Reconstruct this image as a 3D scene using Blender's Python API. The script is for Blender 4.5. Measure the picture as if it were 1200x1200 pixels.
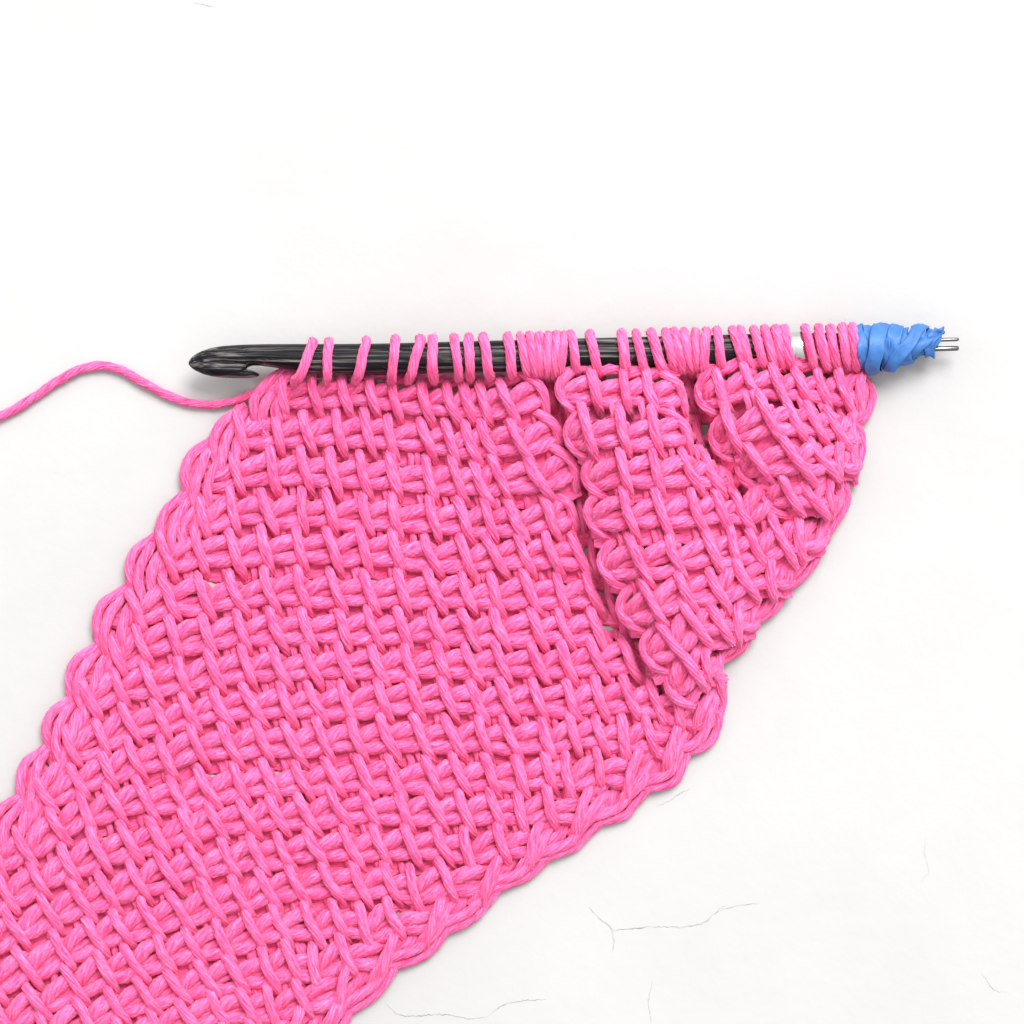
import bpy, math, random
import numpy as np

random.seed(7)
rng = np.random.default_rng(7)
scene = bpy.context.scene
for o in list(bpy.data.objects):
    bpy.data.objects.remove(o)

# ------------------------------------------------------------------ camera, light, exposure
S = 0.0002                       # metres per photograph pixel (the picture is 0.24 m wide)
LENS = 85.0
CAM_Z = 0.24 * LENS / 36.0
cam_data = bpy.data.cameras.new("camera")
cam_data.lens = LENS
cam_data.sensor_width = 36.0
cam_data.clip_start = 0.01
cam_data.clip_end = 50.0
cam = bpy.data.objects.new("camera", cam_data)
scene.collection.objects.link(cam)
cam.location = (0, 0, CAM_Z)
cam.rotation_euler = (0, 0, 0)
scene.camera = cam

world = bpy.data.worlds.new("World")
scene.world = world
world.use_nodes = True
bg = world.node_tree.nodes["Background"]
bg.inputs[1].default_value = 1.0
_n, _l = world.node_tree.nodes, world.node_tree.links      # pale room gradient, added to band the steel and deepen shading; brighter window side
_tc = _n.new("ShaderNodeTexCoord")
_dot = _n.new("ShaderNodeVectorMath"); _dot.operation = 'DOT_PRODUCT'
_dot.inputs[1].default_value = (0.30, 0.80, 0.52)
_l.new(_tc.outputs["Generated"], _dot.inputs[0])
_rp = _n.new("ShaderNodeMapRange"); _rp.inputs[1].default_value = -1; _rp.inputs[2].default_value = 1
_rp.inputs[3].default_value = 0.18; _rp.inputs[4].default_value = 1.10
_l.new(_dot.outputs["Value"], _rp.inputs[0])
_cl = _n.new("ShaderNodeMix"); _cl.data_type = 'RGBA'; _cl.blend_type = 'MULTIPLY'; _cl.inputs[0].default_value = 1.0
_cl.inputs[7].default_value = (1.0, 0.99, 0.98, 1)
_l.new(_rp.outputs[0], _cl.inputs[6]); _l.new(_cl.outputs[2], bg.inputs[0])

def area(name, loc, target, size, power, col=(1, 1, 1)):
    d = bpy.data.lights.new(name, 'AREA')
    d.shape = 'SQUARE'; d.size = size; d.energy = power; d.color = col
    o = bpy.data.objects.new(name, d)
    scene.collection.objects.link(o)
    o.location = loc
    v = [t - l for t, l in zip(target, loc)]
    import mathutils
    o.rotation_euler = mathutils.Vector(v).to_track_quat('-Z', 'Y').to_euler()
    return o
area("window_light", (0.45, 1.15, 1.70), (0, 0, 0), 1.0, 42.0, (1.0, 0.985, 0.965))

scene.cycles.max_bounces = 16
scene.cycles.diffuse_bounces = 12
scene.view_settings.view_transform = 'Standard'
scene.view_settings.look = 'None'
scene.view_settings.exposure = 0.56
scene.view_settings.gamma = 1.0
scene.view_settings.use_curve_mapping = False

# ------------------------------------------------------------------ helpers
HPX = CAM_Z / S
def P(p):
    """pixel x, pixel y, height in px  ->  metres"""
    p = np.array(p, float)
    k = 1.0 - p[..., 2] / HPX
    out = np.empty_like(p)
    out[..., 0] = (p[..., 0] - 600) * k * S
    out[..., 1] = (600 - p[..., 1]) * k * S
    out[..., 2] = p[..., 2] * S
    return out

def make_mesh(name, V, F, UV=None, mat=None, smooth=True):
    """V (n,3) metres, F (m,4) quads, UV per-corner (m,4,2)"""
    me = bpy.data.meshes.new(name)
    V = np.asarray(V, np.float32); F = np.asarray(F, np.int32)
    me.vertices.add(len(V)); me.vertices.foreach_set("co", V.ravel())
    n, k = F.shape
    me.loops.add(n * k); me.loops.foreach_set("vertex_index", F.ravel())
    me.polygons.add(n)
    me.polygons.foreach_set("loop_start", np.arange(0, n * k, k, dtype=np.int32))
    me.polygons.foreach_set("loop_total", np.full(n, k, np.int32))
    me.polygons.foreach_set("use_smooth", np.full(n, smooth, bool))
    if UV is not None:
        l = me.uv_layers.new(name="UVMap")
        l.data.foreach_set("uv", np.asarray(UV, np.float32).ravel())
    me.update(calc_edges=True)
    me.validate()
    if mat:
        me.materials.append(mat)
    return me

def link(name, me, parent=None, **props):
    o = bpy.data.objects.new(name, me)
    scene.collection.objects.link(o)
    o.parent = parent
    for k, v in props.items():
        o[k] = v
    return o

def catmull(pts, n):
    """resample a control polyline by centripetal-ish Catmull-Rom, n points evenly by length"""
    p = np.asarray(pts, float)
    if len(p) == 2:
        t = np.linspace(0, 1, n)[:, None]
        return p[0] * (1 - t) + p[1] * t
    q = np.vstack([2 * p[0] - p[1], p, 2 * p[-1] - p[-2]])
    out = []
    for i in range(1, len(q) - 2):
        t = np.linspace(0, 1, 10, endpoint=False)[:, None]
        a, b, c, d = q[i - 1], q[i], q[i + 1], q[i + 2]
        out.append(0.5 * ((2 * b) + (c - a) * t + (2 * a - 5 * b + 4 * c - d) * t**2 + (3 * b - a - 3 * c + d) * t**3))
    out = np.vstack(out + [p[-1:]])
    L = np.r_[0, np.cumsum(np.linalg.norm(np.diff(out, axis=0), axis=1))]
    s = np.linspace(0, L[-1], n)
    return np.stack([np.interp(s, L, out[:, k]) for k in range(3)], 1)

NPLY = 9
FUZZ = []
YARN_R = 6.3
def yarn(pts, r=YARN_R, nseg=None, around=45, taper=(0.8, 0.8), ply=0.35, pitch=135.0, flat=1.0, jitter=0.35, swell=0.0):
    """plied yarn swept along pts (pixel units): returns V(px), F, UV"""
    p = np.asarray(pts, float)
    Lr = np.linalg.norm(np.diff(p, axis=0), axis=1).sum()
    if nseg is None:
        nseg = max(7, int(Lr / 4.2))
    c = catmull(p, nseg)
    if around >= 30:
        uu = np.linspace(0, 1, nseg)
        for _k in range(3):
            c[:, _k] += (.55 * np.sin(uu * rng.uniform(4, 8) + rng.uniform(0, 6.3)) + .3 * np.sin(uu * rng.uniform(9, 16) + rng.uniform(0, 6.3))) * np.sin(np.pi * uu) ** .5
    t = np.gradient(c, axis=0)
    t /= np.linalg.norm(t, axis=1)[:, None] + 1e-9
    # frame kept as level as possible (normal ~ up)
    up = np.array([0.03, 0.02, 1.0])
    n0 = up - t[0] * (t[0] @ up)
    if np.linalg.norm(n0) < 0.15:
        n0 = np.array([0, 1.0, 0]) - t[0] * t[0][1]
    n0 /= np.linalg.norm(n0)
    N = [n0]
    for i in range(1, nseg):
        v = N[-1] - t[i] * (N[-1] @ t[i]); N.append(v / np.linalg.norm(v))
    N = np.array(N); B = np.cross(t, N)
    L = np.r_[0, np.cumsum(np.linalg.norm(np.diff(c, axis=0), axis=1))]
    u = L / L[-1]
    # taper at ends and soft swelling
    tp = np.ones(nseg)
    tp *= np.interp(u, [0, 0.22], [taper[0], 1.0]) * np.interp(u, [0.78, 1.0], [1.0, taper[1]])
    tp *= 1 + swell * np.sin(np.pi * u) ** 2
    ph = rng.uniform(0, 6.28)
    tp *= 1 + 0.035 * np.sin(u * rng.uniform(4, 9) + ph)
    th = np.linspace(0, 2 * np.pi, around, endpoint=False)
    off = rng.uniform(0, 6.28)
    tw = off + L / pitch * 2 * np.pi
    ang = th[None, :] - tw[:, None]
    lobes = np.abs(np.sin(ang * NPLY / 2.0))                   # rounded plies with sharp valleys
    plyw = 1 + 0.07 * np.sin(ang + off * 3.1) + 0.05 * np.sin(3 * ang + off * 7.0) + 0.035 * np.sin(2 * ang + off + u[:, None] * 5)
    rad = r * tp[:, None] * plyw * (1 - ply + ply * 1.25 * lobes ** 0.75)
    ca, sa = np.cos(th), np.sin(th)
    V = c[:, None, :] + rad[..., None] * (N[:, None, :] * ca[None, :, None] * flat + B[:, None, :] * sa[None, :, None])
    V += rng.normal(0, jitter * 0.62, V.shape) * (1.0 if around >= 20 else .4)
    if around >= 30:
        for _ in range(rng.poisson(Lr / 0.8)):
            a_, b_ = rng.integers(0, nseg), rng.integers(0, around)
            nn = V[a_, b_] - c[a_]
            FUZZ.append((V[a_, b_], nn / (np.linalg.norm(nn) + 1e-9), t[a_]))
    V = V.reshape(-1, 3)
    i, j = np.meshgrid(np.arange(nseg - 1), np.arange(around), indexing='ij')
    j2 = (j + 1) % around
    F = np.stack([i * around + j, i * around + j2, (i + 1) * around + j2, (i + 1) * around + j], -1).reshape(-1, 4)
    # uv: u runs round with the twist removed, v along the length (px)
    uo = rng.uniform(0, 50); vo = rng.uniform(0, 50)
    ua = (th / (2 * np.pi))[None, :] - (tw / (2 * np.pi))[:, None]
    def uvat(ii, jj, wrap):
        a = ua[ii, jj] + wrap
        return np.stack([a * 6.0 + uo, L[ii] / 12.0 + vo], -1)
    wrap = (j2 == 0).astype(float)
    UV = np.stack([uvat(i, j, 0), uvat(i, j2, wrap), uvat(i + 1, j2, wrap), uvat(i + 1, j, 0)], 2).reshape(-1, 4, 2)
    # end caps: close with a ring pulled to the centre
    return V, F, UV

def join(parts):
    Vs, Fs, Us, k = [], [], [], 0
    for V, F, U in parts:
        Vs.append(V); Fs.append(F + k); Us.append(U); k += len(V)
    return np.vstack(Vs), np.vstack(Fs), np.vstack(Us)

# ------------------------------------------------------------------ materials
def new_mat(name):
    m = bpy.data.materials.new(name); m.use_nodes = True
    nt = m.node_tree
    return m, nt, nt.nodes["Principled BSDF"], nt.nodes, nt.links

def yarn_material():
    m, nt, b, N, L = new_mat("pink_cotton")
    uv = N.new("ShaderNodeUVMap")
    mp = N.new("ShaderNodeMapping"); mp.inputs["Scale"].default_value = (1.45, 0.30, 1)
    L.new(uv.outputs[0], mp.inputs[0])
    n1 = N.new("ShaderNodeTexNoise"); n1.inputs["Scale"].default_value = 1.6; n1.inputs["Detail"].default_value = 5; n1.inputs["Roughness"].default_value = 0.7
    L.new(mp.outputs[0], n1.inputs["Vector"])
    ramp = N.new("ShaderNodeValToRGB")
    e = ramp.color_ramp.elements
    e[0].position = 0.36; e[0].color = (0.89, 0.044, 0.212, 1)
    e[1].position = 0.66; e[1].color = (0.955, 0.232, 0.508, 1)
    L.new(n1.outputs["Fac"], ramp.inputs[0])
    # slow dye variation over the piece
    tc = N.new("ShaderNodeNewGeometry")
    n2 = N.new("ShaderNodeTexNoise"); n2.inputs["Scale"].default_value = 130.0; n2.inputs["Detail"].default_value = 2
    L.new(tc.outputs["Position"], n2.inputs["Vector"])
    hs = N.new("ShaderNodeHueSaturation")
    mr = N.new("ShaderNodeMapRange"); mr.inputs[3].default_value = 0.92; mr.inputs[4].default_value = 1.10
    L.new(n2.outputs["Fac"], mr.inputs[0]); L.new(mr.outputs[0], hs.inputs["Value"])
    L.new(ramp.outputs[0], hs.inputs["Color"])
    L.new(hs.outputs[0], b.inputs["Base Color"])
    b.inputs["Roughness"].default_value = 0.9
    b.inputs["Specular IOR Level"].default_value = 0.10
    b.inputs["Sheen Weight"].default_value = 0.22
    b.inputs["Sheen Roughness"].default_value = 0.5
    b.inputs["Sheen Tint"].default_value = (1.0, 0.75, 0.9, 1)
    bp = N.new("ShaderNodeBump"); bp.inputs["Strength"].default_value = 0.9; bp.inputs["Distance"].default_value = 0.0006
    L.new(n1.outputs["Fac"], bp.inputs["Height"]); L.new(bp.outputs[0], b.inputs["Normal"])
    return m

def table_material():
    m, nt, b, N, L = new_mat("white_plaster")
    g = N.new("ShaderNodeNewGeometry")
    n1 = N.new("ShaderNodeTexNoise"); n1.inputs["Scale"].default_value = 9.0; n1.inputs["Detail"].default_value = 6; n1.inputs["Roughness"].default_value = 0.6
    L.new(g.outputs["Position"], n1.inputs["Vector"])
    ramp = N.new("ShaderNodeValToRGB")
    e = ramp.color_ramp.elements
    e[0].position = 0.3; e[0].color = (0.418, 0.419, 0.420, 1)
    e[1].position = 0.7; e[1].color = (0.462, 0.464, 0.466, 1)
    L.new(n1.outputs["Fac"], ramp.inputs[0]); L.new(ramp.outputs[0], b.inputs["Base Color"])
    b.inputs["Roughness"].default_value = 0.7
    b.inputs["Specular IOR Level"].default_value = 0.2
    n2 = N.new("ShaderNodeTexNoise"); n2.inputs["Scale"].default_value = 38.0; n2.inputs["Detail"].default_value = 5; n2.inputs["Roughness"].default_value = 0.5
    L.new(g.outputs["Position"], n2.inputs["Vector"])
    n3 = N.new("ShaderNodeTexNoise"); n3.inputs["Scale"].default_value = 420.0; n3.inputs["Detail"].default_value = 3
    L.new(g.outputs["Position"], n3.inputs["Vector"])
    mx = N.new("ShaderNodeMath"); mx.operation = 'MULTIPLY_ADD'; mx.inputs[1].default_value = 0.12
    L.new(n3.outputs["Fac"], mx.inputs[0]); L.new(n2.outputs["Fac"], mx.inputs[2])
    bp = N.new("ShaderNodeBump"); bp.inputs["Strength"].default_value = 0.25; bp.inputs["Distance"].default_value = 0.0016
    L.new(mx.outputs[0], bp.inputs["Height"]); L.new(bp.outputs[0], b.inputs["Normal"])
    return m

def wood_material():
    m, nt, b, N, L = new_mat("dark_laminated_wood")
    tc = N.new("ShaderNodeTexCoord")
    mp = N.new("ShaderNodeMapping"); mp.inputs["Scale"].default_value = (22, 1250, 800)
    L.new(tc.outputs["Object"], mp.inputs[0])
    n1 = N.new("ShaderNodeTexNoise"); n1.inputs["Scale"].default_value = 1.0; n1.inputs["Detail"].default_value = 5; n1.inputs["Roughness"].default_value = 0.65; n1.inputs["Distortion"].default_value = 0.3
    L.new(mp.outputs[0], n1.inputs["Vector"])
    ramp = N.new("ShaderNodeValToRGB")
    e = ramp.color_ramp.elements
    e[0].position = 0.41; e[0].color = (0.003, 0.003, 0.004, 1)
    e[1].position = 0.68; e[1].color = (0.20, 0.185, 0.18, 1)
    x = e.new(0.53); x.color = (0.012, 0.011, 0.014, 1)
    L.new(n1.outputs["Fac"], ramp.inputs[0]); L.new(ramp.outputs[0], b.inputs["Base Color"])
    b.inputs["Roughness"].default_value = 0.34
    b.inputs["Specular IOR Level"].default_value = 0.11
    b.inputs["Coat Weight"].default_value = 0.02; b.inputs["Coat Roughness"].default_value = 0.15
    bp = N.new("ShaderNodeBump"); bp.inputs["Strength"].default_value = 0.15; bp.inputs["Distance"].default_value = 0.0002
    L.new(n1.outputs["Fac"], bp.inputs["Height"]); L.new(bp.outputs[0], b.inputs["Normal"])
    return m

def metal_material(name="polished_steel", v=.60):
    m, nt, b, N, L = new_mat(name)
    b.inputs["Base Color"].default_value = (v, v, v, 1)
    b.inputs["Metallic"].default_value = 1.0
    g = N.new("ShaderNodeNewGeometry")
    n = N.new("ShaderNodeTexNoise"); n.inputs["Scale"].default_value = 900; L.new(g.outputs["Position"], n.inputs["Vector"])
    mr = N.new("ShaderNodeMapRange"); mr.inputs[3].default_value = 0.08; mr.inputs[4].default_value = 0.2
    L.new(n.outputs["Fac"], mr.inputs[0]); L.new(mr.outputs[0], b.inputs["Roughness"])
    return m

def rubber_material():
    m, nt, b, N, L = new_mat("blue_rubber")
    g = N.new("ShaderNodeNewGeometry")
    n = N.new("ShaderNodeTexNoise"); n.inputs["Scale"].default_value = 260; n.inputs["Detail"].default_value = 4
    L.new(g.outputs["Position"], n.inputs["Vector"])
    ramp = N.new("ShaderNodeValToRGB")
    e = ramp.color_ramp.elements
    e[0].position = 0.3; e[0].color = (0.030, 0.120, 0.365, 1)
    e[1].position = 0.7; e[1].color = (0.045, 0.165, 0.44, 1)
    L.new(n.outputs["Fac"], ramp.inputs[0]); L.new(ramp.outputs[0], b.inputs["Base Color"])
    b.inputs["Roughness"].default_value = 0.5
    b.inputs["Specular IOR Level"].default_value = 0.35
    bp = N.new("ShaderNodeBump"); bp.inputs["Strength"].default_value = 0.6; bp.inputs["Distance"].default_value = 0.0008
    L.new(n.outputs["Fac"], bp.inputs["Height"]); L.new(bp.outputs[0], b.inputs["Normal"])
    return m

def crack_material():
    m, nt, b, N, L = new_mat("crack_grey")  # mottled grey for the thin crack ribbons
    g = N.new("ShaderNodeNewGeometry")
    n = N.new("ShaderNodeTexNoise"); n.inputs["Scale"].default_value = 300
    L.new(g.outputs["Position"], n.inputs["Vector"])
    ramp = N.new("ShaderNodeValToRGB")
    e = ramp.color_ramp.elements
    e[0].position = 0.35; e[0].color = (0.22, 0.217, 0.213, 1)
    e[1].position = 0.65; e[1].color = (0.38, 0.377, 0.373, 1)
    L.new(n.outputs["Fac"], ramp.inputs[0]); L.new(ramp.outputs[0], b.inputs["Base Color"])
    b.inputs["Roughness"].default_value = 0.9
    return m

M_YARN = yarn_material(); M_TABLE = table_material(); M_WOOD = wood_material()
M_METAL = metal_material(); M_PRONG = metal_material("dark_steel", .16); M_RUBBER = rubber_material(); M_CRACK = crack_material()

# ------------------------------------------------------------------ the surface
def tabletop():
    n = 60; h = 0.45
    x = np.linspace(-h, h, n); X, Y = np.meshgrid(x, x, indexing='ij')
    Z = np.zeros_like(X)
    V = np.stack([X, Y, Z], -1).reshape(-1, 3)
    i, j = np.meshgrid(np.arange(n - 1), np.arange(n - 1), indexing='ij')
    F = np.stack([i * n + j, (i + 1) * n + j, (i + 1) * n + j + 1, i * n + j + 1], -1).reshape(-1, 4)
    return link("tabletop", make_mesh("tabletop", V, F, None, M_TABLE), None, kind="structure")
TABLE = tabletop()

def crack(pts, w):
    """a hairline split in the plaster: a thin shard with ragged edges, thinning to its ends"""
    c = np.array([(x, y, 0) for x, y in pts], float)
    n = max(12, int(np.linalg.norm(np.diff(c, axis=0), axis=1).sum() / 2.2))
    c = catmull(c, n); c[:, :2] += rng.normal(0, 0.55, (n, 2))
    t = np.gradient(c, axis=0); t /= np.linalg.norm(t, axis=1)[:, None] + 1e-9
    s = np.stack([-t[:, 1], t[:, 0], 0 * t[:, 0]], 1)
    u = np.linspace(0, 1, n)
    ww = 1.15 * w * (0.35 + 0.65 * rng.random(n)) * np.sqrt(np.clip(np.sin(np.pi * u), 0.02, 1))
    a = c + s * ww[:, None]; b_ = c - s * ww[:, None]
    a[:, 2] = b_[:, 2] = 0.12; m = c.copy(); m[:, 2] = 0.2
    V = P(np.stack([a, m, b_], 1).reshape(-1, 3))
    F = []
    for i in range(n - 1):
        for k in (0, 1):
            F.append((i * 3 + k, i * 3 + k + 1, (i + 1) * 3 + k + 1, (i + 1) * 3 + k))
    link("crack", make_mesh("crack", V, np.array(F)[:, ::-1], None, M_CRACK), TABLE)
for pts, w in [
    ([(690, 1063), (702, 1076), (715, 1086), (719, 1100), (718, 1116)], 0.9),
    ([(716, 1091), (745, 1088), (775, 1086), (800, 1087)], 0.75),
    ([(795, 1087), (822, 1083), (836, 1072), (852, 1060)], 0.8),
    ([(840, 1068), (862, 1062), (890, 1058)], 0.5),
    ([(450, 1172), (462, 1186), (478, 1191), (520, 1189), (550, 1194), (572, 1192)], 0.75),
    ([(570, 1193), (590, 1178), (612, 1173), (640, 1171)], 0.7),
    ([(768, 946), (785, 938), (800, 928), (808, 924)], 0.5),
    ([(1085, 982), (1083, 1000), (1088, 1020), (1080, 1034)], 0.35),
    ([(225, 3), (238, 5), (249, 8)], 0.6),
    ([(765, 1150), (760, 1172), (764, 1200)], 0.35),
    ([(1150, 1140), (1165, 1160), (1180, 1163)], 0.35),
    ([(490, 1198), (486, 1215), (492, 1240)], 0.4)]:
    crack(pts, w)

# ------------------------------------------------------------------ the crochet fabric: measured stitches, row by row
# every entry: (x, y[, kind, z]); kinds: ''  plain leaning bar, 'V' long upright bar, '/' edge bar, '(' and ')' bars bent over a fold, 'h' bar deep in a fold
ROWS = [
 # row under the hook
 [(333,459),(370,460),(405,460),(436,460),(463,466),(499,470),(530,472,'',4),(549,472,'',8),(568,472,'',12),(596,470,'',21),(634,460,')',24),
  (646,462,'h',2),(659,458,'(',38),(696,458,'',53),(732,459,'',56),(763,462,'',53),(797,460,')',38),(810,462,'h',0),
  (823,461,'(',32),(848,458,'',53),(882,448,'',58),(914,452,'',44),(941,454,'',32),(965,456,'',24),(990,454,'',18),(1008,458,'V',10)],
 [(283,506),(326,508),(360,503),(397,504),(432,504),(458,510),(500,512),(530,518,'',2),(552,520,'',6),(573,516,'',10),(610,516,'',21),(649,506,')',21),
  (660,512,'h',2),(668,508,'(',35),(690,506,'',50),(730,506,'',56),(768,506,'',53),(804,508,')',38),(822,510,'h',0),
  (838,512,'(',29),(857,502,'',47),(903,488,'',58),(932,494,'',44),(957,496,'',32),(982,500,'',21),(1001,506,'V',10)],
 [(278,554),(320,550),(358,548),(393,554),(427,556),(461,556),(504,560),(536,560),(563,564,'',4),(587,558,'',8),(629,558,'',18),(670,548,')',15),
  (680,556,'h',2),(689,556,'(',35),(732,552,'',53),(770,552,'',53),(810,552,'',44),(835,556,'',26),(853,556,'',10),
  (868,546,'(',24),(889,540,'',44),(934,536,'',53),(962,536,'',35),(984,540,'V',21),(1000,536,'V',10)],
 [(237,608),(275,598),(316,600),(354,598),(388,600),(428,602),(463,604),(506,606),(544,610),(573,608,'',2),(606,610,'',6),(645,604,'',8),(668,598,')',6),
  (682,602,'h',0),(691,602,'(',32),(736,600,'',50),(776,600,'',50),(818,598,'',41),(845,598,'',29),(872,602,'',18),
  (897,578,'(',26),(925,576,'',38),(953,580,'',32),(975,578,'V',18)],
 [(195,652),(234,644),(275,646),(312,642),(352,642),(390,644),(426,642),(464,644),(506,650),(546,652),(579,650),(614,648,'',2),(648,648,'',4),(680,650,'',0),
  (696,656,'h',0),(708,660,'(',29),(750,656,'',47),(792,650,'',47),(834,646,'',38),(862,644,'',29),(888,644,'',24),(915,630,'',24),(938,628,'V',18),(962,622,'/',10)],
 [(160,717),(198,700),(239,700),(277,694),(316,692),(355,690),(395,692),(434,695),(470,692),(510,691),(547,694),(583,698),(622,694),(658,696),(696,696,'',0),
  (716,704,'h',0),(731,712,'(',26),(764,706,'',41),(802,692,'',44),(842,690,'',35),(872,676,'',29),(904,676,'V',18),(922,676,'/',10)],
 [(138,770),(167,754),(203,746),(243,744),(284,738),(324,736),(360,736),(401,738),(439,736),(473,736),(514,736),(550,738),(586,738),(630,738),(663,738),(700,738),
  (736,744,'h',0),(757,760,'(',24),(787,752,'',35),(812,728,'',38),(840,724,'',29),(865,726,'V',18),(882,722,'/',10)],
 [(105,818),(140,804),(178,798),(214,794),(251,786),(289,779),(328,780),(365,780),(402,778),(444,780),(480,778),(517,776),(554,776),(588,776),(632,778),(666,776),(702,772),(738,770,'',0),
  (764,786,'h',0),(784,800,'(',15),(808,778,'',24),(830,776,'V',18),(845,788,'V',6)],
 [(84,876),(120,864),(152,848),(188,844),(224,836),(260,830),(298,826),(335,824),(372,822),(408,824),(448,818),(486,818),(524,818),(562,820),(594,818),(632,818),(669,820),(703,818),(739,820),(772,822,'',0),(798,832,'V',4),(822,832,'/',4)],
 [(52,932),(90,916),(126,902),(159,888),(196,886),(230,872),(270,872),(308,868),(342,868),(378,866),(418,866),(454,862),(494,862),(532,864),(568,862),(600,864),(642,866),(672,861),(705,862),(731,865,'V'),(762,862),(785,880,'/',2)],
 [(-6,1008),(32,992),(66,968),(100,950),(134,942),(171,935),(210,933),(244,922),(282,918),(318,916),(354,916),(390,911),(429,910),(464,912),(506,910),(540,908),(575,908),(609,908),(643,904),(666,912,'V'),(702,900),(741,908,'/',2)],
 [(-28,1066),(8,1048),(44,1030),(80,1012),(115,996),(152,986),(186,980),(220,970),(252,960),(291,958),(326,954),(360,954),(397,945),(435,944),(473,950),(511,948),(544,950),(582,948),(609,955,'V'),(644,944),(681,952,'/',2)],
 [(-58,1124),(-20,1105),(18,1086),(58,1068),(96,1054),(128,1046),(162,1032),(196,1020),(231,1010),(269,1006),(301,1000),(332,998),(370,992),(411,992),(446,990),(482,990),(518,990),(549,998,'V'),(588,987),(626,992,'/',2)],
 [(-48,1172),(-8,1152),(32,1133),(72,1113),(112,1096),(142,1086),(176,1076),(212,1069),(247,1056),(282,1050),(314,1042),(348,1036),(388,1036),(422,1037),(458,1032),(487,1044,'V'),(522,1030),(574,1032,'/',2)],
 [(-70,1234),(-32,1214),(5,1195),(45,1175),(88,1153),(123,1137),(158,1127),(192,1117),(227,1108),(262,1102),(298,1090),(328,1083),(367,1085),(398,1078),(426,1088,'V'),(462,1075),(507,1082,'/',2)],
 [(-60,1272),(-20,1252),(20,1232),(60,1212),(100,1192),(138,1177),(173,1168),(208,1156),(243,1148),(277,1140),(315,1137),(343,1128),(369,1134,'V'),(406,1116),(451,1123,'/',2)],
 [(-8,1290),(32,1270),(72,1248),(112,1230),(150,1214),(186,1204),(221,1192),(257,1182),(291,1180),(318,1182,'V'),(355,1170),(400,1162,'/',2)],
 [(84,1286),(124,1268),(164,1252),(200,1240),(236,1228),(264,1226,'V'),(302,1218),(345,1208,'/',2)],
 [(176,1288),(214,1276),(240,1272,'V'),(268,1264),(294,1254,'/',2)],
]
# lean of the bars (top -> bottom) over the piece
LEAN = np.array([
 (350,470,7,44),(450,480,9,44),(560,480,14,46),(610,540,26,46),(330,600,9,44),(460,600,9,44),(560,620,17,46),(640,640,18,46),
 (200,720,15,46),(320,740,16,46),(450,740,15,45),(600,740,17,44),(700,740,16,46),(120,860,18,42),(250,850,20,44),(400,850,18,44),(560,850,18,43),(700,850,13,44),
 (60,960,20,40),(180,950,22,42),(330,940,21,42),(500,940,18,43),(650,930,11,44),(60,1070,25,42),(200,1050,25,41),(350,1030,22,42),(520,1020,16,42),
 (80,1170,27,42),(230,1150,26,42),(380,1120,18,42),(720,460,7,46),(720,560,11,48),(770,560,13,48),(820,620,14,48),(750,680,22,46),(790,740,34,46),(850,640,16,46),
 (850,460,14,44),(890,480,22,45),(930,530,33,41),(960,480,16,43),(890,640,24,40),(950,600,26,40)], float)
def lean(x, y):
    d2 = (LEAN[:, 0] - x) ** 2 + (LEAN[:, 1] - y) ** 2 + 900.0
    w = 1 / d2 ** 1.5
    return (LEAN[:, 2:] * w[:, None]).sum(0) / w.sum()

BARS = []
for r, row in enumerate(ROWS):
    L_ = []
    for e in row:
        x, y = e[0], e[1]
        kind = e[2] if len(e) > 2 else ''
        z = e[3] if len(e) > 3 else 0
        if r == 0:
            z = min(38, max(8, z))                      # lifted towards the hook
        if r and x > 655 and z >= 14:
            z += 10
        x += {'(': 4, ')': -3}.get(kind, 0)
        if kind == 'h':
            z = -13
        L_.append(dict(x=x + rng.normal(0, .8), y=y + rng.normal(0, .8), k=kind, z=float(z)))
    BARS.append(L_)
ALL = np.array([(b['x'], b['y'], b['z']) for row in BARS for b in row])
def base_z(x, y):
    w = 1 / ((ALL[:, 0] - x) ** 2 + (ALL[:, 1] - y) ** 2 + 60.0) ** 2
    return (ALL[:, 2] * w).sum() / w.sum()

for r_, row in enumerate(BARS):
    for b in row:
        vx, vy = lean(b['x'], b['y'])
        gaps = []
        for o, sg in ((r_ + 1, 1), (r_ - 1, -1)):
            if 0 <= o < len(BARS):
                c_ = min(BARS[o], key=lambda q: abs(q['x'] - b['x'] - sg * vx * .6) + (99 if q['k'] in '(h' and q['k'] else 0))
                if abs(c_['x'] - b['x'] - sg * vx * .6) < 26:
                    gaps.append(abs(c_['y'] - b['y']))
        if gaps:
            vy = min(54, max(vy, 1.02 * sum(gaps) / len(gaps)))
        b['v'] = (vx, vy)

def j(s=1.0):
    return rng.normal(0, s)

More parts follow.
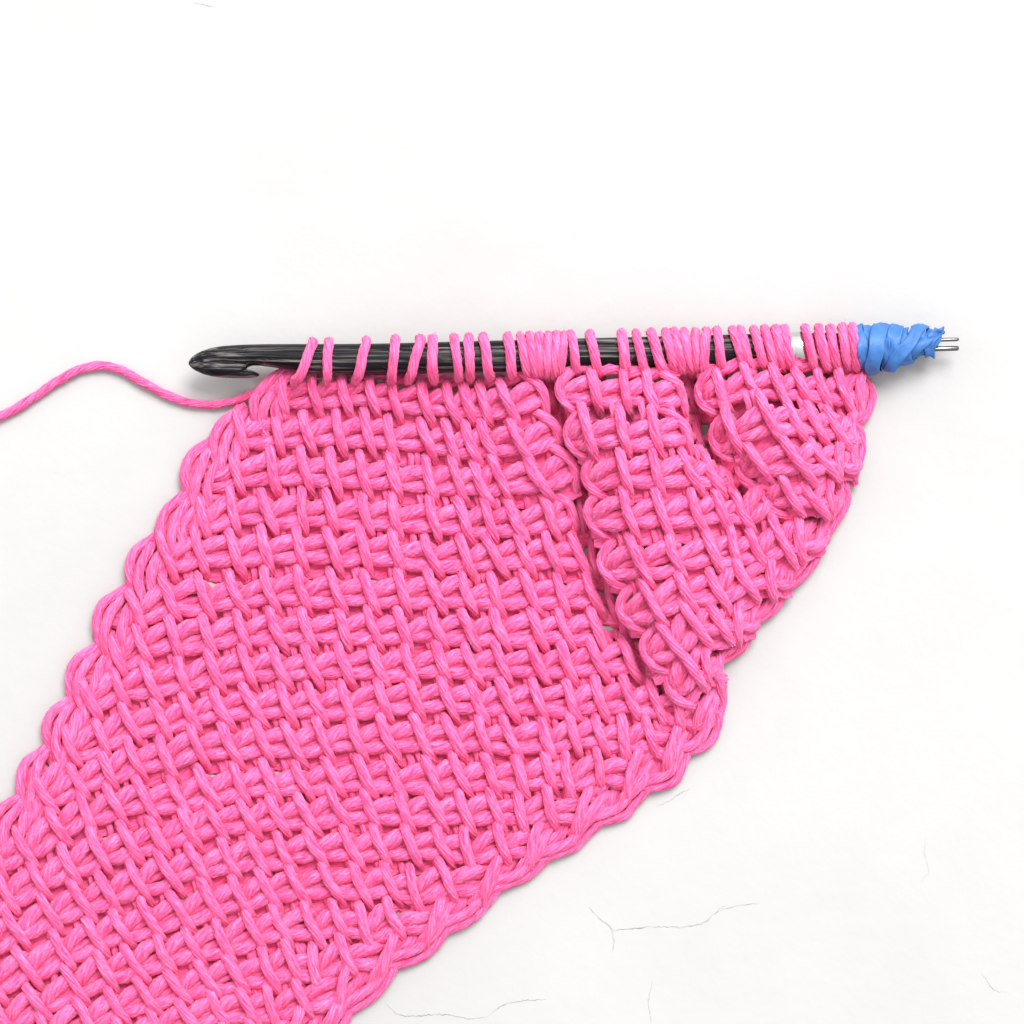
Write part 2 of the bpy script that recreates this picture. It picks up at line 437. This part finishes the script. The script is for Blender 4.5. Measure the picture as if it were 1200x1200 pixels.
def bar_path(b):
    x, y, z, k = b['x'], b['y'], b['z'], b['k']
    if k == 'V':   vx, vy = (9, 52) if y > 850 else (-3, 44)
    elif k == '/': vx, vy = -17, 52 if y > 850 else 42
    elif k == 'h': vx, vy = 8, 46
    else:          vx, vy = b['v']
    vx += j(2.4); vy += j(1.8)
    hi = 23.0 + j(0.9)
    if k == '(':
        pts = [(x + 16, y - 30, z + 2), (x + 4, y - 22, z + 14), (x - 6, y - 6, z + 10), (x - 3, y + 10, z + 10), (x + 9, y + 22, z + 13), (x + 24, y + 29, z + 4)]
    elif k == ')':
        pts = [(x - 26, y - 26, z + 6), (x - 13, y - 20, z + 17), (x + 2, y - 8, z + 18), (x + 7, y + 8, z + 12), (x + 8, y + 22, z + 5), (x + 9, y + 32, z - 6)]
    else:
        f = lambda t, zz, o=0.0: (x + vx * t + o, y + vy * t, z + zz)
        bow = j(0.8) + 1.2
        pts = [f(-.64, 3, 1.0), f(-.54, 12), f(-.40, hi - 2.0, -bow * .3), f(-.12, hi, -bow), f(.18, hi - 1.6, -bow * .4), f(.40, 15, .6), f(.54, 7.5, 1.2), f(.65, 2, 1.6)]
    return pts

def chain_paths(a, b, last=False):
    """the two strands of the return row between neighbouring bars a and b"""
    ax, ay, az = a['x'], a['y'], a['z']; bx, by, bz = b['x'], b['y'], b['z']
    va, vb = a['v'], b['v']
    deep = -9.0 if (a['k'] == 'h' or b['k'] == 'h') else 0.0
    def q(u, w, z):
        if last:
            u = min(u, .9)
        vx = va[0] * (1 - u) + vb[0] * u; vy = va[1] * (1 - u) + vb[1] * u
        return (ax * (1 - u) + bx * u + vx * w, ay * (1 - u) + by * u + vy * w, max(1.7, az * (1 - u) + bz * u + z + deep))
    k = j(.03)
    up = [q(-.14, .12 + k, 2), q(.03, .08 + k, 8), q(.24, -.04 + k, 13.5 + j(.8)), q(.54, -.15 + k, 15.5 + j(.8)), q(.82, -.21 + k, 14), q(1.0, -.22 + k, 8), q(1.15, -.16, 2)]
    k = j(.03)
    lo = [q(-.12, .10 + k, 2), q(.06, .19 + k, 8), q(.30, .265 + k, 12.5 + j(.8)), q(.6, .26 + k, 13 + j(.8)), q(.86, .215 + k, 11.5), q(1.03, .17 + k, 6.5), q(1.16, .10, 2)]
    # hidden strands at the back of the work and the rear legs of the loops
    va, vb = (min(va[0], 18), va[1]), (min(vb[0], 18), vb[1])
    e_ = .8 if last else 1.1
    bk = [q(-.2, .45, 1.8), q(.2, .44, 1.8), q(.6, .45, 1.8), q(e_, .44, 1.8)]
    bk2 = [q(-.1, .06, 5), q(.3, .09, 8.5), q(.7, .05, 8), q(e_, 0, 5)]
    bk3 = [q(-.2, .64, 1.7), q(.3, .65, 1.7), q(e_, .63, 1.7)]
    o_ = j(.05)
    leg = [q(.60 + o_, -.70, 4), q(.63 + o_, -.57, 7), q(.62 + o_, -.40, 9), q(.54 + o_, -.18, 6)]
    o_ = j(.04)
    leg2 = [q(.86 + o_, -.72, 4), q(.86 + o_, -.58, 7), q(.85 + o_, -.40, 8.5), q(.78 + o_, -.2, 6)]
    return up, lo, bk, bk2, bk3, leg, leg2

def yarns(specs):
    return join([yarn(p, **kw) for p, kw in specs])

FAB = bpy.data.objects.new("crochet_fabric", None)
scene.collection.objects.link(FAB)
FAB.empty_display_size = 0.01
FAB.location = (0, 0, 0)
FAB["label"] = "hot pink hand-crocheted cotton fabric, bunched in folds below the dark hook"
FAB["category"] = "crochet fabric"

stitches = []
for r, row in enumerate(BARS):
    for i, b in enumerate(row):
        bar = yarn(bar_path(b), r=YARN_R * rng.uniform(.84, .96), taper=(.72, .8))
        ch = None
        if i + 1 < len(row):
            up, lo, bk, bk2, bk3, leg, leg2 = chain_paths(b, row[i + 1], i + 2 == len(row))
            fold = b['k'] == 'h' or row[i + 1]['k'] == 'h'
            ys = [yarn(bk, r=6.6, around=12, nseg=9, flat=.24), yarn(bk2, r=5.8, around=12, nseg=9)]
            if i + 3 < len(row):
                ys.append(yarn(bk3, r=7.0, around=12, nseg=9, flat=.22))
            if not fold:
                ys += [yarn(up, r=YARN_R * rng.uniform(1.12, 1.30), swell=.12, taper=(.8, .7), pitch=90),
                       yarn(lo, r=YARN_R * rng.uniform(1.03, 1.18), swell=.10, taper=(.85, .8), pitch=90)]
                if r == 0:           # the loops' feet, just under the hook
                    A_, B_ = b, row[i + 1]
                    ys.append(yarn([(A_['x'] - 6, A_['y'] - 20, A_['z'] + 3), (A_['x'] * .6 + B_['x'] * .4 - 3, A_['y'] * .6 + B_['y'] * .4 - 25, (A_['z'] + B_['z']) / 2 + 8),
                                    (A_['x'] * .3 + B_['x'] * .7 - 3, A_['y'] * .3 + B_['y'] * .7 - 27, (A_['z'] + B_['z']) / 2 + 7), (B_['x'] + 2, B_['y'] - 22, B_['z'] + 2)], r=6.8))
                else:
                    ys.append(yarn(leg2, r=rng.uniform(3.6, 4.6), around=24, nseg=9))
                    if rng.random() < .55:
                        ys.append(yarn(leg, r=rng.uniform(3.4, 4.4), around=24, nseg=9))
            ch = join(ys)
        stitches.append((b, bar, ch))
# the 300 that show largest stay single; the rest (cut by the frame or deep in a fold) become one part
def rank(s):
    b = s[0]
    inside = (0 < b['x'] < 1200) and (0 < b['y'] < 1190)
    return (0 if inside else 1000) + (500 if b['k'] == 'h' else 0) + b['y'] / 10.0
stitches.sort(key=rank)
rest = []
for n, (b, bar, ch) in enumerate(stitches):
    if n < 300:
        V, F, U = bar
        so = link("stitch", make_mesh("stitch", P(V), F, U, M_YARN), FAB)
        if ch is not None:
            V, F, U = ch
            link("return_chain", make_mesh("return_chain", P(V), F, U, M_YARN), so)
    else:
        rest.append(bar)
        if ch is not None: rest.append(ch)
if rest:
    V, F, U = join(rest)
    link("stitch_mass", make_mesh("stitch_mass", P(V), F, U, M_YARN), FAB, kind="stuff")

# left edge: slanting pairs of strands, one knot of them to a row
LEFT = [(292,468),(245,510),(211,548),(183,608),(145,658),(107,722),(76,787),(48,848),(17,908),(-12,962),(-44,1016)]
for i, (ex, ey) in enumerate(LEFT):
    nx, ny = LEFT[i + 1] if i + 1 < len(LEFT) else (ex - 32, ey + 56)
    px, py = LEFT[i - 1] if i else (325, 428)
    dx, dy = nx - ex, ny - ey
    b = BARS[i][0]
    zz = 8 if i == 0 else 0
    sp = []
    a1, a2, a3, a4 = rng.uniform(-3, 3, 4)
    sp.append(([(ex + 44 + a1, ey - 36, 4 + zz), (ex + 30 + a1, ey - 25, 10 + zz), (ex + 13, ey - 13 + a2 * .5, 13 + zz), (ex + 6, ey + 6, 13 + zz), (ex + 9, ey + 30, 9), (ex + 16 + a2, ey + 52, 3)], dict(r=5.8)))
    sp.append(([(ex + 44 + a2, ey - 30, 6 + zz), (ex + 32 + a2, ey - 14, 14 + zz), (ex + 22 + a3, ey + 3, 18 + zz), (ex + 17 + a3 * .6, ey + 22, 18), (ex + 19 + a1, ey + 42, 13), (ex + 25, ey + 60, 4)], dict(r=5.7)))
    sp.append(([(ex + 54, ey - 24, 6 + zz), (ex + 44 + a3, ey - 8, 15 + zz), (ex + 35 + a4, ey + 10, 18 + zz), (ex + 32 + a1 * .6, ey + 28, 16), (ex + 35, ey + 46, 9), (ex + 40, ey + 58, 3)], dict(r=5.6)))
    sp.append(([(ex + 22, ey + 60, 3), (ex + 14, ey + 34, 4), (ex + 18, ey, 5), (ex + 36, ey - 12, 5)], dict(around=12, r=11, flat=.4)))
    # strands that run from the edge into the first stitch of the row
    sp.append(([(ex + 20, ey + 6, 5), (ex + 36, ey + 10, 9), ((ex + 40 + b['x']) / 2, (ey + 14 + b['y']) / 2 - 3, 13 + zz), (b['x'] - 4, b['y'] - 8, 10 + zz), (b['x'] + 8, b['y'] - 8, 4)], dict(r=6.6, swell=.12)))
    sp.append(([(ex + 22, ey + 24, 5), (ex + 38, ey + 25, 8), ((ex + 40 + b['x']) / 2, (ey + 22 + b['y']) / 2 + 9, 11 + zz), (b['x'] - 2, b['y'] + 10, 9 + zz), (b['x'] + 10, b['y'] + 8, 4)], {}))
    sp.append(([(ex + 18, ey - 6, 3), (ex + 40, ey + 2, 4), (b['x'], b['y'] - 2, 3)], dict(around=12, r=5.6)))
    sp.append(([(ex + 16, ey + 30, 3), (ex + 36, ey + 36, 4), (b['x'] + 5, b['y'] + 24, 3)], dict(around=12, r=5.6)))
    V, F, U = yarns([(np.array(p) + rng.normal(0, .7, (len(p), 3)), kw) for p, kw in sp])
    link("edge_loop", make_mesh("edge_loop", P(V), F, U, M_YARN), FAB)

# right edge: scallops of two strands along the outline
RIGHT = [
 [(1004,436),(1021,455),(1019,480),(1006,496)],[(1000,492),(1010,512),(1006,542),(990,556)],[(984,556),(992,584),(980,610),(962,634)],
 [(968,622),(957,654),(934,680),(914,690)],[(922,680),(910,712),(890,726),(872,734)],[(888,724),(873,756),(855,770),(836,778)],
 [(832,772),(846,804),(845,830),(834,850)],[(842,838),(836,862),(822,876),(798,884)],[(806,878),(797,905),(784,917),(758,924)],
 [(766,916),(742,944),(732,954),(704,963)],[(712,952),(686,980),(673,993),(640,1006)],[(646,996),(622,1024),(608,1033),(580,1042)],
 [(588,1032),(569,1062),(553,1077),(520,1092)],[(530,1082),(506,1112),(488,1124),(458,1132)],[(468,1122),(449,1154),(431,1171),(404,1188)],
 [(412,1180),(393,1212),(376,1224),(346,1238)],[(354,1230),(334,1258),(318,1270),(290,1282)]]
for i, pts in enumerate(RIGHT):
    p = np.array(pts, float)
    zb = max(0, base_z(*pts[1]) * .55)
    mid = p.mean(0)
    inn = np.array([-0.82, -0.57]) if i > 6 else np.array([-0.95, -0.25])
    o1 = [tuple(p[0] + inn * 14) + (6 + zb,)] + [tuple(q) + (z + zb * f,) for q, z, f in zip(p, (9, 8, 8, 9), (1, .5, .4, .6))] + [tuple(p[3] + inn * 6 + (-12, 4)) + (6 + zb * .4,)]
    o2 = [tuple(p[0] + inn * 26) + (8 + zb,)] + [tuple(q + inn * 10.5) + (z + zb * f,) for q, z, f in zip(p, (14, 15, 15, 13), (1, .7, .6, .7))] + [tuple(p[3] + inn * 16 + (-10, 4)) + (6 + zb * .4,)]
    s1 = p[1] + inn * 16
    fl = [tuple(p[0] + inn * 30) + (4 + zb * .6,), tuple(p[1] + inn * 26) + (6 + zb * .6,), tuple(p[2] + inn * 22) + (6 + zb * .5,), tuple(p[3] + inn * 18) + (4 + zb * .4,)]
    fl2 = [tuple(p[0] + inn * 44) + (6 + zb * .8,), tuple(p[1] + inn * 42) + (9 + zb * .8,), tuple(p[3] + inn * 34) + (5 + zb * .6,)]
    sp = [(o1, dict(r=4.9)), (o2, dict(r=5.5)), (fl, dict(r=7.0, flat=.6)), (fl2, dict(r=7.0, flat=.6))]
    if i >= 7:
        tp_, bt_ = p[0] + inn * 7 + (5, -20), p[1] + inn * 15 + (-5, 7)
        sp.append(([tuple(tp_) + (6,), tuple(tp_ * .72 + bt_ * .28) + (17,), tuple(tp_ * .3 + bt_ * .7) + (19,), tuple(bt_) + (8,)], dict(r=5.8)))
    V, F, U = yarns([(np.array(q) + rng.normal(0, .7, (len(q), 3)), kw) for q, kw in sp])
    link("edge_loop", make_mesh("edge_loop", P(V), F, U, M_YARN), FAB)

# ------------------------------------------------------------------ loops held on the hook
HOOK_Z = 42.0
def tilt(V):
    """the hook's steel end lies lower than its head"""
    V = np.array(V, float); V[:, 2] -= np.clip((V[:, 0] - 500) / 620.0, 0, 1.1) * 13.0
    return V
def hook_y(x):
    return 421 - (x - 447) * 0.0264
LOOPS = [(362,347),(386,383),(427,418),(463,458),(490,480),(508,508),(533,538),(550,552),(568,575),(596,602),(611,620),(622,628),(632,634),(642,641),(652,649),(661,656),
 (671,679),(694,702),(730,735),(747,757),(766,779),(782,793),(792,802),(803,810),(815,815),(827,823),(842,848),(862,876),(870,884),(886,899),(899,910),(911,920),(921,928),
 (947,955),(962,971),(975,983),(989,994),(1000,1006)]
ROW0 = BARS[0]
R0X = np.array([b['x'] for b in ROW0]); R0Z = np.array([b['z'] for b in ROW0])
for n, (xt, xb) in enumerate(LOOPS):
    yc = hook_y((xt + xb) / 2)
    R = 22.9
    xt += j(.5); xb += j(.5)
    zf = float(np.interp(xb, R0X, R0Z))
    pts = []
    # under the back, over the top and down the front into the fabric
    for a, f in ((215, 1.14), (180, 1.03), (150, 1.0), (115, .98), (90, .97), (62, .98), (35, 1.0), (8, .99)):
        ra = math.radians(a)
        x = xb + (xt - xb) * min(1.25, max(0, (a - 8) / 120.0))
        pts.append((x, yc + R * f * math.cos(ra), HOOK_Z + R * math.sin(ra)))
    pts.append((xb - (xt - xb) * .12, yc + R + 3.0, HOOK_Z - 12))
    pts.append((xb - (xt - xb) * .2, yc + R + 8.0, max(6, min(HOOK_Z - 22, zf + 6))))
    pts.append((xb - (xt - xb) * .2 + 3, yc + R + 16.0, max(4, min(HOOK_Z - 30, zf + 2))))
    V, F, U = yarn(pts, r=YARN_R * rng.uniform(.80, .94), taper=(.9, .8), pitch=130)
    link("loop", make_mesh("loop", P(tilt(V)), F, U, M_YARN), FAB)

# chain bumps just under the hook that close the top of row one, and the strands fanning off the hook's neck
fan = []
for (x0, y0, x1, y1, x2, y2) in [(352,430,330,446,308,478),(345,428,318,444,296,472)]:
    fan.append(([(x0, y0, 18), (x0 * .5 + x1 * .5, y0 * .5 + y1 * .5, 26), (x1, y1, 26), (x1 * .4 + x2 * .6, y1 * .4 + y2 * .6, 22), (x2, y2, 8)], {}))
V, F, U = yarns(fan)
link("edge_loop", make_mesh("edge_loop", P(V), F, U, M_YARN), FAB)

# the yarn tail
tail = [(-330, 470, 6.5), (-260, 500, 6.5), (-180, 524, 6.5), (-110, 520, 6.5), (-60, 507, 6.5), (-20, 494, 6.5), (8, 485, 6.5), (36, 468, 6.5), (66, 447, 6.6), (92, 434, 6.5), (118, 429, 6.5), (142, 434, 6.5), (168, 449, 6.5), (196, 464, 6.5),
        (222, 472, 6.6), (252, 474, 7), (280, 468, 9), (304, 456, 13), (322, 444, 16), (336, 432, 18)]
V, F, U = yarn(tail, r=4.9, nseg=230, pitch=95)
link("yarn_tail", make_mesh("yarn_tail", P(V), F, U, M_YARN), FAB)

# ------------------------------------------------------------------ the hook
HOOK = bpy.data.objects.new("crochet_hook", None)
scene.collection.objects.link(HOOK)
HOOK.empty_display_size = 0.01
HOOK["label"] = "dark grained wooden crochet hook with steel end, threaded through the pink loops"
HOOK["category"] = "crochet hook"

def loft(st, around=32, zc=HOOK_Z, groove=None):
    """st: list of (x, ytop, ybottom, half height)"""
    V = []; n = len(st)
    th = np.linspace(0, 2 * np.pi, around, endpoint=False)
    for x, y0, y1, h in st:
        yc, ry = (y0 + y1) / 2, (y1 - y0) / 2
        for a in th:
            y = yc + ry * math.cos(a); z = zc + h * math.sin(a)
            if groove:
                z += groove(x, y, math.sin(a))
            V.append((x, y, z))
    F = []
    for i in range(n - 1):
        for k in range(around):
            k2 = (k + 1) % around
            F.append((i * around + k, i * around + k2, (i + 1) * around + k2, (i + 1) * around + k))
    # end caps as fans of quads towards a centre ring
    for ring, flip in ((0, False), (n - 1, True)):
        c = len(V)
        x, y0, y1, h = st[ring]
        V.append((x, (y0 + y1) / 2, zc))
        for k in range(0, around, 2):
            q = (ring * around + k, c, ring * around + (k + 2) % around, ring * around + (k + 1) % around)
            F.append(q[::-1] if flip else q)
    return np.array(V, float), np.array(F)

def resample_stations(st, n):
    a = np.array(st, float); x = np.linspace(0, 1, n) ** 1.0
    L = np.r_[0, np.cumsum(np.hypot(np.diff(a[:, 0]), np.diff(a[:, 1]) + 0))]
    L /= L[-1]
    c = [np.interp(x, L, a[:, k]) for k in range(4)]
    return list(zip(*c))

top = np.array([(221, 424), (224, 419), (229, 415), (237, 411), (248, 407.5), (262, 405.2), (285, 403.8), (310, 403.2), (345, 403), (400, 403), (447, 402.5), (930, 390)])
bot = np.array([(221, 427), (224, 431), (229, 434.5), (238, 438.5), (250, 441.5), (264, 443), (276, 443.2), (283, 441), (287, 436), (290, 430.5), (296, 428.5), (305, 428.5), (320, 430.5), (340, 433.5), (360, 437), (385, 439.2), (447, 439.5), (930, 427)])
hh = np.array([(221, 2), (224, 6), (229, 9), (240, 12.5), (255, 14.5), (280, 15.5), (310, 15.5), (360, 17.5), (400, 18.5), (930, 18.5)])
xs = np.unique(np.r_[221, 221.8, 223, 225, np.arange(228, 282, 3.0), np.arange(282, 300, 1.2), np.arange(300, 400, 6), np.arange(400, 931, 20), 929.5])
st = [(x, np.interp(x, top[:, 0], top[:, 1]), np.interp(x, bot[:, 0], bot[:, 1]), np.interp(x, hh[:, 0], hh[:, 1])) for x in xs]
def groove(x, y, s):
    # scooped throat running back from the barb across the flat of the head
    cx = np.clip((x - 240) / 22, 0, 1) * np.clip((312 - x) / 14, 0, 1)
    yc = 425.5 + (x - 250) * 0.045
    return -math.copysign(7.0, s) * cx * math.exp(-((y - yc) / 5.0) ** 2) * (abs(s) > .15)
V, F = loft(st, 48, groove=groove)
# barb: the lip that reaches back over the throat
lip = [(262, 436, 441.5, 8), (270, 433.5, 443.0, 11), (280, 432.2, 443.4, 12), (289, 432.6, 443.2, 11.5), (296, 434.2, 442.8, 9.5), (300.5, 436.0, 442.0, 6.5), (303, 437.6, 440.9, 3.5), (304, 438.8, 439.9, 1)]
V2, F2 = loft(resample_stations(lip, 22), 28)
V3 = np.vstack([V, V2]); F3 = np.vstack([F, F2 + len(V)])
link("shaft", make_mesh("shaft", P(tilt(V3)), F3, None, M_WOOD), HOOK)

def turned(name, prof, mat, around=36, zc=HOOK_Z):
    """prof: (x, radius) along the hook axis"""
    st = [(x, hook_y(x) - r, hook_y(x) + r, r) for x, r in prof]
    V, F = loft(st, around, zc)
    return link(name, make_mesh(name, P(tilt(V)), F, None, mat), HOOK)
turned("ferrule", [(924, 17.6), (924.2, 18.9), (925.5, 19.4), (930, 19.4), (931, 18.9), (932, 19.4), (944, 19.4), (945, 18.8), (960, 17.5), (1010, 15.5), (1012, 14)], M_METAL)
for off, rr in ((-5.4, 2.2), (5.0, 3.0)):          # two thin steel prongs come out of the ferrule
    prof = [(1004, rr * .6), (1004.5, rr), (1121.5, rr), (1123.2, rr * .8), (1124, rr * .3)]
    st = [(x, hook_y(x) + off - r, hook_y(x) + off + r, r) for x, r in prof]
    V, F = loft(st, 20, HOOK_Z)
    link("prong", make_mesh("prong", P(tilt(V)), F, None, M_PRONG), HOOK)

# ------------------------------------------------------------------ the rubber band
def ribbon(path, normal, width, thick):
    """flat band swept along path (px), normal: outward directions"""
    c = np.asarray(path); n = len(c)
    t = np.gradient(c, axis=0); t /= np.linalg.norm(t, axis=1)[:, None]
    N_ = np.asarray(normal) - t * (np.asarray(normal) * t).sum(1)[:, None]
    N_ /= np.linalg.norm(N_, axis=1)[:, None]
    B_ = np.cross(t, N_)
    m = 16
    th = np.linspace(0, 2 * np.pi, m, endpoint=False)
    sx = np.sign(np.cos(th)) * np.abs(np.cos(th)) ** .55; sy = np.sign(np.sin(th)) * np.abs(np.sin(th)) ** .7
    w = width * (1 + .06 * np.sin(np.linspace(0, 9, n) + rng.uniform(0, 6)))
    edge = .12 * np.abs(sx) ** 2                       # edges lift a little
    V = c[:, None, :] + B_[:, None, :] * (sx[None, :, None] * (w / 2)[:, None, None]) + N_[:, None, :] * (sy * thick / 2)[None, :, None]
    # creases and curled edges of stretched rubber
    pos = np.linspace(0, 1, n)[:, None] * 6.28
    ph1, ph2, ph3 = rng.uniform(0, 6.28, 3)
    wr = 1.2 * np.sin(2.0 * pos + ph1 + 2.2 * sx[None, :]) + 0.8 * np.sin(5 * pos + ph2 - 3.0 * sx[None, :]) + .9 * np.abs(sx[None, :]) ** 3 * np.sin(3 * pos + ph3)
    V = V + N_[:, None, :] * wr[..., None] + B_[:, None, :] * (1.0 * np.sin(4 * pos + ph3) * np.abs(sx)[None, :])[..., None]
    V = V.reshape(-1, 3)
    i, k = np.meshgrid(np.arange(n - 1), np.arange(m), indexing='ij'); k2 = (k + 1) % m
    F = np.stack([i * m + k, i * m + k2, (i + 1) * m + k2, (i + 1) * m + k], -1).reshape(-1, 4)
    return V, F

def winding(xc, r, slant, width, a0=0, a1=360, squash=1.0, thick=3.2, dy=0.0, wob=1.0):
    """one turn of the band about the hook's axis; slant = x travel from the top of the picture to the bottom"""
    a = np.radians(np.linspace(a0, a1, 56))
    ph = rng.uniform(0, 6.28)
    rr = r + wob * np.sin(a * 3 + ph)
    y = hook_y(xc) + dy + rr * np.cos(a) * squash
    z = HOOK_Z + rr * np.sin(a)
    x = xc + slant * np.cos(a) / 2 + wob * .7 * np.sin(2 * a + ph)
    nrm = np.stack([0 * a, np.cos(a), np.sin(a)], 1)
    return ribbon(np.stack([x, y, z], 1), nrm, width, thick)
bands = [winding(1010.5, 25, 10, 12, dy=1), winding(1020, 22, 4, 14), winding(1027, 28, -9, 19, dy=2.5), winding(1037, 23.5, 3, 11), winding(1048, 24, -5, 17, dy=0),
         winding(1059, 21, 6, 16), winding(1061, 25.5, -40, 15, dy=3), winding(1070, 20, -12, 15, dy=-4), winding(1077, 18, -34, 15, dy=1), winding(1084, 16, 12, 12, dy=-3), winding(1090, 14, -22, 13, dy=-3),
         winding(1095, 12.5, -12, 11, dy=-5)]
def stub():
    """the band's twisted end, poking up and out"""
    c = catmull([(1082, 408, 46), (1088, 400, 56), (1095, 393, 57), (1103, 389, 53)], 14)
    n_ = np.stack([np.linspace(.2, -.2, 14), np.linspace(.3, .7, 14), np.ones(14)], 1)
    V, F = ribbon(c, n_, 11, 3.0)
    cap = [[13 * 16 + k for k in (a, a + 1, 15 - a - 1 + 0, 15 - a)] for a in range(0, 7)]
    return V, np.vstack([F, np.array(cap)])
bands.append(stub())
Vs, Fs, k = [], [], 0
for V, F in bands:
    Vs.append(V); Fs.append(F + k); k += len(V)
rb = link("rubber_band", make_mesh("rubber_band", P(tilt(np.vstack(Vs))), np.vstack(Fs), None, M_RUBBER), None)
rb["label"] = "blue rubber band wound tightly around the steel end of the hook"
rb["category"] = "rubber band"

# ------------------------------------------------------------------ loose fibres standing off the yarn
def fuzz():
    n = len(FUZZ)
    p = np.array([f[0] for f in FUZZ]); nn = np.array([f[1] for f in FUZZ]); tt = np.array([f[2] for f in FUZZ])
    keep = (p[:, 2] > 6) & (p[:, 0] > -20) & (p[:, 1] < 1215)
    p, nn, tt = p[keep], nn[keep], tt[keep]; n = len(p)
    ln = rng.uniform(2.0, 6.5, n)[:, None]
    d = tt * rng.choice([-1, 1], n)[:, None] * rng.uniform(.5, 1, n)[:, None] + nn * rng.uniform(.25, .75, n)[:, None] + rng.normal(0, .35, (n, 3))
    d /= np.linalg.norm(d, axis=1)[:, None]
    cv = rng.normal(0, .45, (n, 3)) - nn * .3
    pts = [p + ln * (d * f + cv * f * f) for f in (0, .5, 1.0)]
    side = np.cross(d, nn); side /= np.linalg.norm(side, axis=1)[:, None] + 1e-9
    w = rng.uniform(.10, .20, n)[:, None]
    V = np.stack([q + sgn * side * w * k for q, k in zip(pts, (1, .85, .3)) for sgn in (1, -1)], 1).reshape(-1, 3)
    V[:, 2] = np.maximum(V[:, 2], .3)
    b = np.arange(n)[:, None] * 6
    F = np.concatenate([b + np.array([[2 * i, 2 * i + 1, 2 * i + 3, 2 * i + 2]]) for i in range(2)], 0)
    UV = np.tile(np.array([[0, 0], [.1, 0], [.1, .5], [0, .5]], float), (len(F), 1, 1)) + rng.uniform(0, 20, (len(F), 1, 2))
    link("fibre_fuzz", make_mesh("fibre_fuzz", P(V), F, UV, M_YARN), FAB, kind="stuff")
fuzz()
